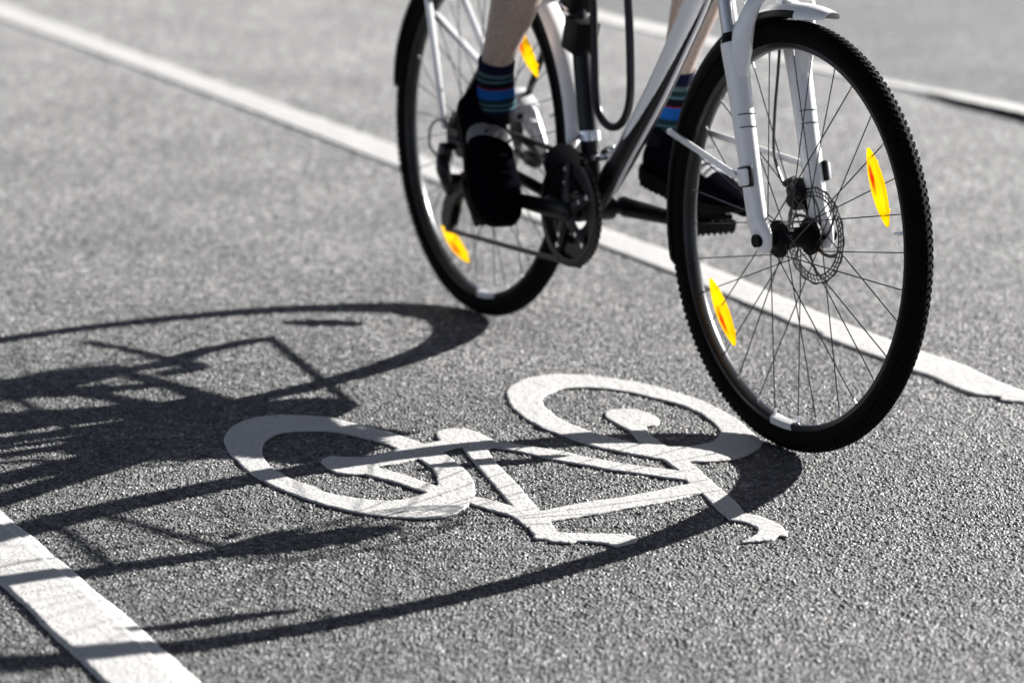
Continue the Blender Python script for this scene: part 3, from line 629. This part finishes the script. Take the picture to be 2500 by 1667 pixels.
for s in (-1, 1):
    bm = bmesh.new(); box(bm, V(1.034,s*.0735,.098), (.031,.012,.034), roty(R(-14)), bev=.003); mk('clip_seat', bm, M['black'], fork)
    for z in (.172,.192):                      # short dark marks round the front of each leg
        bm = bmesh.new(); c = V(leg_s(z), s*.060, z); P = []
        for k in range(13):
            a = R(-62+110*k/12); P.append(c+Vector((.0192*math.cos(a), .0188*math.sin(a), .006*math.cos(a))))
        tube(bm, P, .0008, seg=6, ref=(0,0,1)); mk('mark', bm, M['plastic'], fork)
mg2 = mudguard(0, 4, 173, .378, .369, .0275, (2, 14), bike)
for a, b in (((-.205,-.0300,.300),(-.018,-.0760,.018)), ((-.205,.0300,.300),(-.018,.0760,.018)), ((-.335,.030,.140),(-.018,.0760,.018)), ((-.345,.030,.228),(-.012,.0760,.060))):
    if b[2] == .018 and a[0] == -.335: continue
    bm = bmesh.new(); flatbar(bm, a, b, .0125, .0100); mk('stay', bm, M['white'], mg2)

# drivetrain -------------------------------------------------------
BB = (.43, -.068)
def gear(bm, r, teeth, y0, y1, rin, mi=0, cx=BB[0], cz=BB[1]):
    n = teeth*4; A=[];B=[];C_=[];D=[]
    for k in range(n):
        a = 2*math.pi*k/n; rr = r+(.0030,.0030,-.0030,-.0030)[k % 4]
        c, s = math.cos(a), math.sin(a)
        A.append(bm.verts.new((cx+rr*c, y0, TR+cz+rr*s))); B.append(bm.verts.new((cx+rin*c, y0, TR+cz+rin*s)))
        C_.append(bm.verts.new((cx+rr*c, y1, TR+cz+rr*s))); D.append(bm.verts.new((cx+rin*c, y1, TR+cz+rin*s)))
    for k in range(n):
        j = (k+1) % n
        for q in ((A[k],A[j],B[j],B[k]),(C_[k],D[k],D[j],C_[j]),(A[k],C_[k],C_[j],A[j]),(B[k],B[j],D[j],D[k])):
            bm.faces.new(q).material_index = mi
crank = empty('crankset', bike, V(BB[0],0,BB[1]))
def cmk(name, bm, m):
    o = mk(name, bm, m, crank); o.location = -V(BB[0],0,BB[1]); return o
bm = bmesh.new(); gear(bm, .1000, 46, -.0440, -.0466, .0600); gear(bm, .0735, 36, -.0375, -.0395, .050); gear(bm, .054, 26, -.0310, -.0330, .034)
cmk('chainring', bm, M['black'])
bm = bmesh.new(); lathe(bm, [(-.0500,.0870),(-.0500,.1005),(-.0545,.1015),(-.0555,.098),(-.0545,.0870)], 64, V(BB[0],0,BB[1]), closed=True)
for k in range(5):
    a = R(18+72*k+10); e = Vector((math.cos(a),0,math.sin(a))); c = V(BB[0],0,BB[1])
    path(bm, [c+Vector((0,-.058,0)), c+e*.035+Vector((0,-.057,0)), c+e*.072+Vector((0,-.050,0)), c+e*.097+Vector((0,-.051,0))], [(.004,.016),(.004,.012),(.0035,.009),(.003,.008)], 3, seg=8)
    tube(bm, [c+e*.076+Vector((0,-.0560,0)), c+e*.076+Vector((0,-.0515,0))], .0052, seg=12, ref=(0,0,1), mi=1)
    tube(bm, [c+e*.052+Vector((0,-.0600,0)), c+e*.052+Vector((0,-.0535,0))], .0045, seg=12, ref=(0,0,1), mi=1)
cmk('spider', bm, [M['black'], M['alu']])
def crank_arm(side, ang):
    bm = bmesh.new(); a = R(ang); c = V(BB[0],0,BB[1])
    e = Vector((math.cos(a),0,math.sin(a)))
    tube(bm, [c+e*x+Vector((0,side*y,0)) for x, y in ((-.020,.060),(-.014,.062),(0,.063),(.06,.067),(.13,.072),(.160,.075),(.178,.075),(.184,.075))],
         [(.005,.006),(.009,.016),(.010,.019),(.0085,.0165),(.0075,.0140),(.008,.0145),(.006,.011),(.002,.004)], seg=16)
    tube(bm, [c+Vector((0,side*.030,0)), c+Vector((0,side*.070,0))], .013, seg=16, ref=(0,0,1))
    cmk('crank_arm', bm, M['black'])
crank_arm(-1, 182); crank_arm(1, 2)
def pedal(side, ang, pitch):
    a = R(ang); c = V(BB[0]+.170*math.cos(a), side*.126, BB[1]+.170*math.sin(a))
    p = empty('pedal', bike, c); p.rotation_euler = (0, pitch, 0)
    bm = bmesh.new(); tube(bm, [(0,-side*.052,0),(0,side*.042,0)], [.008,.006], seg=12, ref=(0,0,1))
    box(bm, (0,0,0), (.030,.080,.018), bev=.004)
    for x in (-.043,.043): box(bm, (x,0,0), (.008,.086,.020), bev=.002)
    for y in (-.040,0,.040): box(bm, (0,y,0), (.084,.007,.014), bev=.002)
    for x in (-.043,.043):
        for k in range(7): box(bm, (x, -.036+.012*k, 0), (.009,.004,.025))
    mk('cage', bm, M['plastic'], p)
    return p
pedal(-1, 182, R(46)); pedal(1, 2, R(14))
# chain: closed loop of links
def chain():
    bm = bmesh.new(); y = -.0450; pts = []
    c = BB; r = .0975
    for d in range(88, -100, -12): pts.append((c[0]+r*math.cos(R(d)), c[1]+r*math.sin(R(d))))
    j2 = (-.045,-.172); j1 = (.012,-.088)
    pts += [(j2[0]+.03, j2[1]-.0185)]
    for d in (-90,-130,-170,-210,-245): pts.append((j2[0]+.020*math.cos(R(d)), j2[1]+.020*math.sin(R(d))))
    for d in (-60,-20,20,60,): pts.append((j1[0]+.020*math.cos(R(d)), j1[1]+.020*math.sin(R(d))))
    for d in (-75,-110,-150,-190,-230,-268): pts.append((.040*math.cos(R(d)), .040*math.sin(R(d))))
    P = crom([V(a, y, b) for a, b in pts], 12, closed=True)
    seglen = [ (P[(i+1)%len(P)]-P[i]).length for i in range(len(P))]; tot = sum(seglen); n = int(tot/.00635)
    i = 0; acc = 0
    for k in range(n):
        t = tot*k/n
        while acc+seglen[i] < t: acc += seglen[i]; i += 1
        a = P[i]; b = P[(i+1)%len(P)]; d = (b-a).normalized(); p = a+d*(t-acc)
        rot = Matrix((d, Vector((0,1,0)), d.cross(Vector((0,1,0))))).transposed()
        if k % 2:
            box(bm, p, (.0078,.0056,.0066), rot)
        else:
            box(bm, p, (.0078,.0074,.0082), rot)
    return bm
mk('chain', chain(), M['chain'], bike)
# rear derailleur
rd = empty('rear_derailleur', bike, V(0,-.07,-.03))
def rmk(n, bm, m): o = mk(n, bm, m, rd); o.location = -V(0,-.07,-.03); return o
bm = bmesh.new()
box(bm, V(-.002,-.082,-.030), (.030,.022,.036), roty(R(20)), bev=.006)
path(bm, VV((.000,-.088,-.036),(.012,-.092,-.060),(.014,-.082,-.088)), [(.012,.014),(.013,.017),(.011,.015)], 4, seg=12)
box(bm, V(.012,-.070,-.090), (.034,.036,.034), roty(R(30)), bev=.008)
rmk('derailleur_body', bm, M['black'])
bm = bmesh.new()
for y in (-.054,-.036):
    plate(bm, [(p[0], p[2]+TR) for p in ((.022,0,-.078),(.026,0,-.096),(.000,0,-.118),(-.018,0,-.140),(-.028,0,-.176),(-.042,0,-.188),(-.058,0,-.184),(-.064,0,-.168),(-.056,0,-.136),(-.034,0,-.108),(-.012,0,-.090),(.004,0,-.074))], y, y-.002)
rmk('derailleur_cage', bm, M['black'])
for cx, cz in ((.012,-.088),(-.045,-.172)):
    bm = bmesh.new(); gear(bm, .0190, 11, -.0425, -.0475, .006, 0, cx, cz); rmk('jockey_wheel', bm, M['plastic'])
# front derailleur and clamp at the foot of the seat tube
bm = bmesh.new()
tube(bm, VV((.404,0,.052),(.400,0,.070)), .0225, seg=20, mi=1)
plate(bm, [(p[0], p[1]+TR) for p in ((.340,.006),(.362,.034),(.40,.052),(.44,.054),(.470,.044),(.474,.020),(.440,.028),(.40,.026),(.368,.008),(.350,-.010))], -.056, -.0585)
plate(bm, [(p[0], p[1]+TR) for p in ((.350,-.004),(.37,.022),(.40,.036),(.44,.036),(.462,.028),(.462,.008),(.44,.016),(.40,.012),(.37,-.010))], -.028, -.030)
path(bm, VV((.402,-.020,.060),(.418,-.034,.056),(.43,-.050,.045)), [.009,.008,.006], 3, seg=10, mi=1)
box(bm, V(.44,.020,.038), (.030,.018,.014), roty(R(-30)), bev=.003, mi=1); box(bm, V(.452,-.005,.030), (.014,.03,.010), bev=.002, mi=1)
mk('front_derailleur', bm, [M['black'], M['alu']], bike)
# brakes
bm = bmesh.new()
box(bm, V(1.012,.050,.058), (.052,.034,.030), roty(R(-62)), bev=.007); box(bm, V(1.022,.038,.066), (.030,.030,.026), roty(R(-40)), bev=.005)
tube(bm, VV((.985,.056,.078),(.962,.052,.066)), .006, seg=10); box(bm, V(1.035,.060,.030), (.022,.016,.05), roty(R(-20)), bev=.003)
mk('brake_caliper', bm, M['black'], bike)
bm = bmesh.new()
box(bm, V(.050,.056,.064), (.064,.042,.044), roty(R(25)), bev=.008)
tube(bm, VV((.030,.040,.070),(.030,.070,.070)), .019, seg=18, ref=(0,0,1))
path(bm, VV((.060,.055,.060),(.085,.058,.040),(.118,.060,.004),(.135,.062,-.018)), [(.012,.018),(.014,.026),(.011,.018),(.006,.009)], 4, seg=12)
box(bm, V(.098,.048,.040), (.030,.020,.022), roty(R(30)), bev=.004)
tube(bm, VV((.044,.030,.066),(.044,.074,.066)), .007, seg=12, ref=(0,0,1), mi=1); tube(bm, VV((.078,.032,.046),(.078,.080,.046)), .006, seg=12, ref=(0,0,1), mi=1)
mk('brake_caliper', bm, [M['silverpaint'], M['black']], bike)['label'] = 'silver rear brake caliper'
# kickstand folded back on the left side
bm = bmesh.new(); path(bm, VV((.075,.080,-.045),(.045,.086,-.052),(-.05,.090,-.036),(-.150,.093,-.020),(-.235,.095,-.002)), [.011,.010,.0065,.0065,.007], 5, seg=12)
box(bm, V(.062,.076,-.040), (.040,.020,.030), bev=.004); mk('kickstand', bm, M['black'], bike)
# cables
bm = bmesh.new(); path(bm, VV((.845,.02,.66),(.880,.045,.56),(.925,.052,.40),(.931,.050,.274),(.926,.050,.18),(.930,.050,.110),(.955,.052,.068)), .0027, 6, seg=8)
mk('brake_hose', bm, M['cable'], bike)
bm = bmesh.new()
cb = VV((.875,-.02,.465),(.795,-.006,.352),(.722,-.004,.250),(.648,-.004,.150),(.56,-.004,.045),(.50,-.004,-.032))
path(bm, cb, .0036, 6, seg=10); mk('cable_housing', bm, M['cablewhite'], bike)
bm = bmesh.new(); path(bm, VV((.02,-.076,.020),(-.030,-.080,.030),(-.060,-.084,.010),(-.056,-.086,-.025),(-.022,-.086,-.040)), .0024, 8, seg=8)
mk('gear_cable', bm, M['cable'], bike)
bm = bmesh.new(); path(bm, VV((.50,-.012,-.03),(.47,-.016,-.090),(.44,-.016,-.098)), .002, 6, seg=6); mk('gear_cable', bm, M['cable'], bike)
# saddle, post, handlebar (above the picture)
bm = bmesh.new(); tube(bm, VV((.300,0,.49),(.262,0,.650)), .0135, seg=20); mk('seat_post', bm, M['black'], bike)
bm = bmesh.new()
sec = [(.10,.070,.672),(.13,.078,.680),(.19,.072,.682),(.25,.045,.678),(.32,.024,.676),(.37,.019,.670),(.385,.010,.664)]
tube(bm, [V(x,0,z) for x, h_, z in sec], [(h_, .018) for x, h_, z in sec], seg=20); mk('saddle', bm, M['plastic'], bike)
bm = bmesh.new()
tube(bm, VV((.848,0,.61),(.822,0,.69)), .016, seg=16); path(bm, VV((.825,0,.685),(.87,0,.72),(.90,0,.735)), [.017,.015,.017], 3, seg=14)
path(bm, VV((.80,-.31,.760),(.86,-.17,.755),(.90,-.05,.737),(.90,.05,.737),(.86,.17,.755),(.80,.31,.760)), .0135, 6, seg=14, ref=(1,0,0))
hb = mk('handlebar', bm, M['black'], bike)
for s in (-1,1):
    bm = bmesh.new(); tube(bm, VV((.803,s*.30,.760),(.845,s*.20,.757)), .0170, seg=14, ref=(1,0,0)); mk('grip', bm, M['rubber'], hb)

# U-lock carried in the frame triangle ---------------------------------
lk = empty('bicycle_lock'); lk.matrix_world = MB_
tag(lk, 'black U-shaped bicycle lock hanging in the frame triangle in front of the seat tube', 'bicycle lock')
bm = bmesh.new()
path(bm, VV((.390,.0,.400),(.404,0,.310),(.414,0,.220),(.424,0,.140),(.442,0,.104),(.480,0,.090),(.520,0,.105),(.543,0,.150),(.538,0,.235),(.524,0,.330),(.510,0,.415)), .0075, 6, seg=14)
mk('shackle', bm, M['black'], lk)
bm = bmesh.new(); tube(bm, VV((.360,0,.398),(.545,0,.425)), .0150, seg=18); mk('crossbar', bm, M['plastic'], lk)
bm = bmesh.new()
box(bm, V(.363,0,.240), (.052,.048,.062), roty(R(13)), bev=.004)
box(bm, V(.347,-.002,.305), (.044,.042,.050), roty(R(13)), bev=.005)
mk('mounting_bracket', bm, M['plastic'], lk)
bm = bmesh.new(); box(bm, V(.345,-.0255,.318), (.022,.006,.014), roty(R(14)), bev=.002); box(bm, V(.345,-.0255,.290), (.030,.006,.006), roty(R(14)), bev=.002); mk('reflective_tab', bm, M['alu'], lk)

# ---------------------------------------------------------------- rider
def skin(name, nodes, edges, m, parent=None, root=0, sub=2):
    me = bpy.data.meshes.new(name); me.from_pydata([V(*n[:3]) for n in nodes], edges, []); me.materials.append(m)
    o = bpy.data.objects.new(name, me); COL.objects.link(o)
    if parent: o.parent = parent
    me.update()
    md = o.modifiers.new('skin', 'SKIN'); md.use_smooth_shade = True
    for i, n in enumerate(nodes):
        v = me.skin_vertices[0].data[i]; r_ = n[3]; v.radius = (r_, n[4] if len(n) > 4 else r_); v.use_root = (i == root)
    s = o.modifiers.new('subdivision', 'SUBSURF'); s.levels = s.render_levels = sub
    return o
n_ = []; e_ = []
def chain_(start, pts):
    prev = start
    for p in pts:
        n_.append(p)
        if prev is not None: e_.append((prev, len(n_)-1))
        prev = len(n_)-1
    return prev
chain_(None, [(.20,0,.80,.105)])
ch = chain_(0, [(.24,0,.93,.110),(.31,0,1.07,.115),(.37,0,1.18,.110)])
chain_(ch, [(.42,0,1.27,.055),(.45,0,1.32,.052),(.475,0,1.385,.082),(.485,0,1.46,.092),(.480,0,1.53,.062)])
# right leg, slightly behind the bottom bracket; shin leaning forward
chain_(0, [(.23,-.085,.76,.085),(.31,-.105,.64,.080),(.385,-.115,.52,.062),(.385,-.116,.475,.055),(.372,-.115,.42,.054),(.350,-.115,.355,.0535),(.320,-.115,.290,.0475),(.290,-.115,.240,.0375),(.262,-.115,.195,.0315),(.250,-.112,.155,.0300),(.245,-.107,.105,.031),(.245,-.103,.070,.026)])
chain_(0, [(.23,.085,.76,.085),(.43,.105,.64,.080),(.60,.115,.53,.062),(.622,.116,.480,.055),(.610,.116,.42,.053),(.585,.117,.36,.0525),(.556,.118,.300,.046),(.532,.118,.250,.0370),(.510,.118,.200,.0315),(.494,.118,.150,.0300),(.478,.118,.095,.032),(.480,.118,.050,.026)])
for s in (-1, 1):
    a = chain_(ch, [(.38,s*.10,1.20,.065),(.41,s*.175,1.17,.052),(.52,s*.215,1.04,.045),(.62,s*.245,.93,.038),(.70,s*.250,.87,.036),(.785,s*.250,.80,.026),(.815,s*.250,.785,.026,.018),(.845,s*.250,.778,.030,.018)])
    for k, y in enumerate((-.028,-.010,.009,.027)):
        chain_(a, [(.870,s*.250+y,.780,.0095),(.883,s*.250+y,.762,.009),(.872,s*.250+y,.742,.008),(.853,s*.250+y,.740,.007)])
    chain_(a-1, [(.815,s*.215,.775,.011),(.835,s*.205,.752,.010),(.845,s*.212,.740,.008)])
person = skin('person', n_, e_, M['skin'])
person.matrix_world = MB_
tag(person, 'cyclist with bare lower legs, blue striped socks and black shoes, pedalling the bicycle', 'person')
n2 = [(.20,0,.80,.118),(.24,0,.93,.124),(.31,0,1.07,.130),(.37,0,1.18,.124),(.40,0,1.235,.075),(.38,.11,1.205,.078),(.41,.18,1.165,.066),(.46,.195,1.11,.062),(.38,-.11,1.205,.078),(.41,-.18,1.165,.066),(.46,-.195,1.11,.062)]
skin('shirt', n2, [(0,1),(1,2),(2,3),(3,4),(3,5),(5,6),(6,7),(3,8),(8,9),(9,10)], M['cloth'], person)
n3 = [(.20,0,.80,.125),(.23,-.085,.76,.100),(.31,-.105,.64,.094),(.35,-.110,.575,.084),(.23,.085,.76,.100),(.43,.105,.64,.094),(.53,.110,.585,.080)]
skin('shorts', n3, [(0,1),(1,2),(2,3),(0,4),(4,5),(5,6)], M['cloth'], person)
skin('hair', [(.462,0,1.50,.090),(.440,0,1.45,.080),(.432,0,1.40,.055),(.475,0,1.545,.075)], [(0,1),(1,2),(0,3)], M['hair'], person)

def shoe(side, heel, pitch, y, lacecol):
    """heel: sole point under the heel in bike coordinates; pitch: toe-down angle"""
    toe_out = side*R(10 if side < 0 else 4)
    s_ = empty('shoe', person, V(heel[0], y, heel[1])); s_.rotation_euler = (0, pitch, toe_out); s_.scale = (.975,)*3
    sec = [(-.002,.020,.060,.014),(.006,.030,.078,.008),(.025,.0345,.090,.005),(.055,.0360,.100,.004),(.085,.0360,.098,.004),(.110,.0375,.088,.004),(.140,.0420,.074,.004),(.175,.0465,.062,.004),(.205,.0480,.056,.004),(.235,.0450,.051,.005),(.258,.0385,.045,.007),(.272,.0300,.039,.009),(.281,.0190,.032,.012),(.284,.0080,.026,.015)]
    bm = bmesh.new(); rows = []; n = 22
    for x, hw, zt, zb in sec:
        row = []
        for k in range(n):
            a = 2*math.pi*k/n; c, s = math.cos(a), math.sin(a)
            yy = hw*math.copysign(abs(c)**.75, c)*(1 if s < .2 else 1-.30*max(0, s-.2)); zc = (zt+zb)/2; zh = (zt-zb)/2
            zz = zc+zh*math.copysign(abs(s)**(.55 if s < 0 else .9), s)
            row.append(bm.verts.new((x, yy+side*.004*max(0,(x-.12))/.16*0, zz)))
        rows.append(row)
    for r0, r1 in zip(rows, rows[1:]):
        for k in range(n): bm.faces.new((r0[k], r0[(k+1)%n], r1[(k+1)%n], r1[k]))
    bm.faces.new(rows[0]); bm.faces.new(rows[-1])
    # padded collar
    tube(bm, [Vector((.058+.047*math.cos(a), .0335*math.sin(a), .100-.012*math.cos(a)*-1*.2+.008*math.cos(a+math.pi))) for a in [2*math.pi*k/24 for k in range(24)]], .0075, seg=8, ref=(0,0,1), closed=True)
    up = mk('upper', bm, M['shoe'], s_)
    md = up.modifiers.new('subdivision', 'SUBSURF'); md.levels = md.render_levels = 1
    # sole with lugs
    bm = bmesh.new(); rows = []
    for x, hw, zt, zb in sec:
        h_ = hw+.0035; x_ = x*1.008-.001; up_ = .013*max(0, (x-.19)/.095)**1.5+.005*max(0, (.03-x)/.03)
        row = [bm.verts.new((x_, -h_, zb+.010)), bm.verts.new((x_, -h_*.96, zb-.014+up_)), bm.verts.new((x_, h_*.96, zb-.014+up_)), bm.verts.new((x_, h_, zb+.010))]
        rows.append(row)
    for r0, r1 in zip(rows, rows[1:]):
        for k in range(4): bm.faces.new((r0[k], r0[(k+1)%4], r1[(k+1)%4], r1[k]))
    bm.faces.new(rows[0]); bm.faces.new(rows[-1])
    for i in range(15):
        x = .012+i*.0178; hw = np.interp(x, [q[0] for q in sec], [q[1] for q in sec])
        lift = .013*max(0, (x-.19)/.095)**1.5
        for yy in (-1, 1): box(bm, (x, yy*(hw-.010), -.011+lift), (.010,.016,.009), bev=.001)
        if i % 2: box(bm, (x, 0, -.011), (.009,.020,.008), bev=.001)
    mk('sole', bm, M['sole'], s_)
    # strap over the instep / laces
    if side < 0:
        bm = bmesh.new(); rows = []
        for x in (.100,.121):
            hw = np.interp(x, [q[0] for q in sec], [q[1] for q in sec]); zt = np.interp(x, [q[0] for q in sec], [q[2] for q in sec])
            row = []
            for k in range(15):
                a = R(-28)+R(236)*k/14; c, s = math.cos(a), math.sin(a)
                row.append(bm.verts.new((x+.012+.020*c, (hw+.0035)*math.copysign(abs(c)**.75, c)*(1-.26*max(0, s-.2)), .004+(zt-.004)/2+((zt-.004)/2+.0035)*math.copysign(abs(s)**.9, s))))
            rows.append(row)
        for k in range(14): bm.faces.new((rows[0][k], rows[0][k+1], rows[1][k+1], rows[1][k]))
        bmesh.ops.solidify(bm, geom=bm.faces[:], thickness=.0015)
        mk('strap', bm, M['strap'], s_)['label'] = 'grey reflective strap'
    bm = bmesh.new()
    for i in range(7):
        x = .095+.0165*i; zt = np.interp(x, [q[0] for q in sec], [q[2] for q in sec])+.0035; w_ = .019+.001*i
        path(bm, [(x-.004,-w_,zt-.007),(x,-w_*.3,zt),(x+.002,w_*.3,zt),(x+.006,w_,zt-.007)], .0030, 4, seg=6)
        path(bm, [(x+.006,-w_,zt-.008),(x+.002,-w_*.3,zt-.001),(x,w_*.3,zt-.001),(x-.004,w_,zt-.008)], .0030, 4, seg=6)
    if side > 0:
        for dy in (-1, 1): path(bm, [(.10,0,.102),(.118,dy*.022,.110),(.145,dy*.032,.092),(.136,dy*.016,.090),(.10,0,.102)], .003, 5, seg=6)
    mk('laces', bm, M['lace'] if lacecol else M['shoe'], s_)
    return s_
shoe(-1, (.133,.0865), R(48), -.096, False)
shoe(1, (.437,-.012), R(6), .114, True)
def sock(pts, rad, top_tilt):
    bm = bmesh.new(); lay = bm.verts.layers.float.new('along'); P = crom([V(*p) for p in pts], 8); K = len(P)
    rr = lerp_r(rad, 8, len(pts)); rings = tube(bm, P, [(r_, r_) for r_ in rr], seg=28, cap=False, ref=(0,1,0))
    for i, rg in enumerate(rings):
        for v in rg: v[lay] = i/(K-1)
        if i % 2 == 0: pass
    # rolled cuff edge
    inner = [bm.verts.new(P[0]+(v.co-P[0])*.86) for v in rings[0]]
    n = len(inner)
    for k in range(n): bm.faces.new((rings[0][k], inner[k], inner[(k+1)%n], rings[0][(k+1)%n]))
    return mk('sock', bm, M['sock'], person)
sock([(.258,-.1145,.186),(.251,-.112,.160),(.247,-.109,.132),(.244,-.106,.105),(.240,-.103,.072)], [.0340,.0335,.0345,.0370,.0365], 0)
sock([(.506,.118,.196),(.496,.118,.160),(.487,.118,.125),(.480,.118,.090),(.477,.118,.050)], [.0340,.0335,.0345,.0370,.0365], 0)
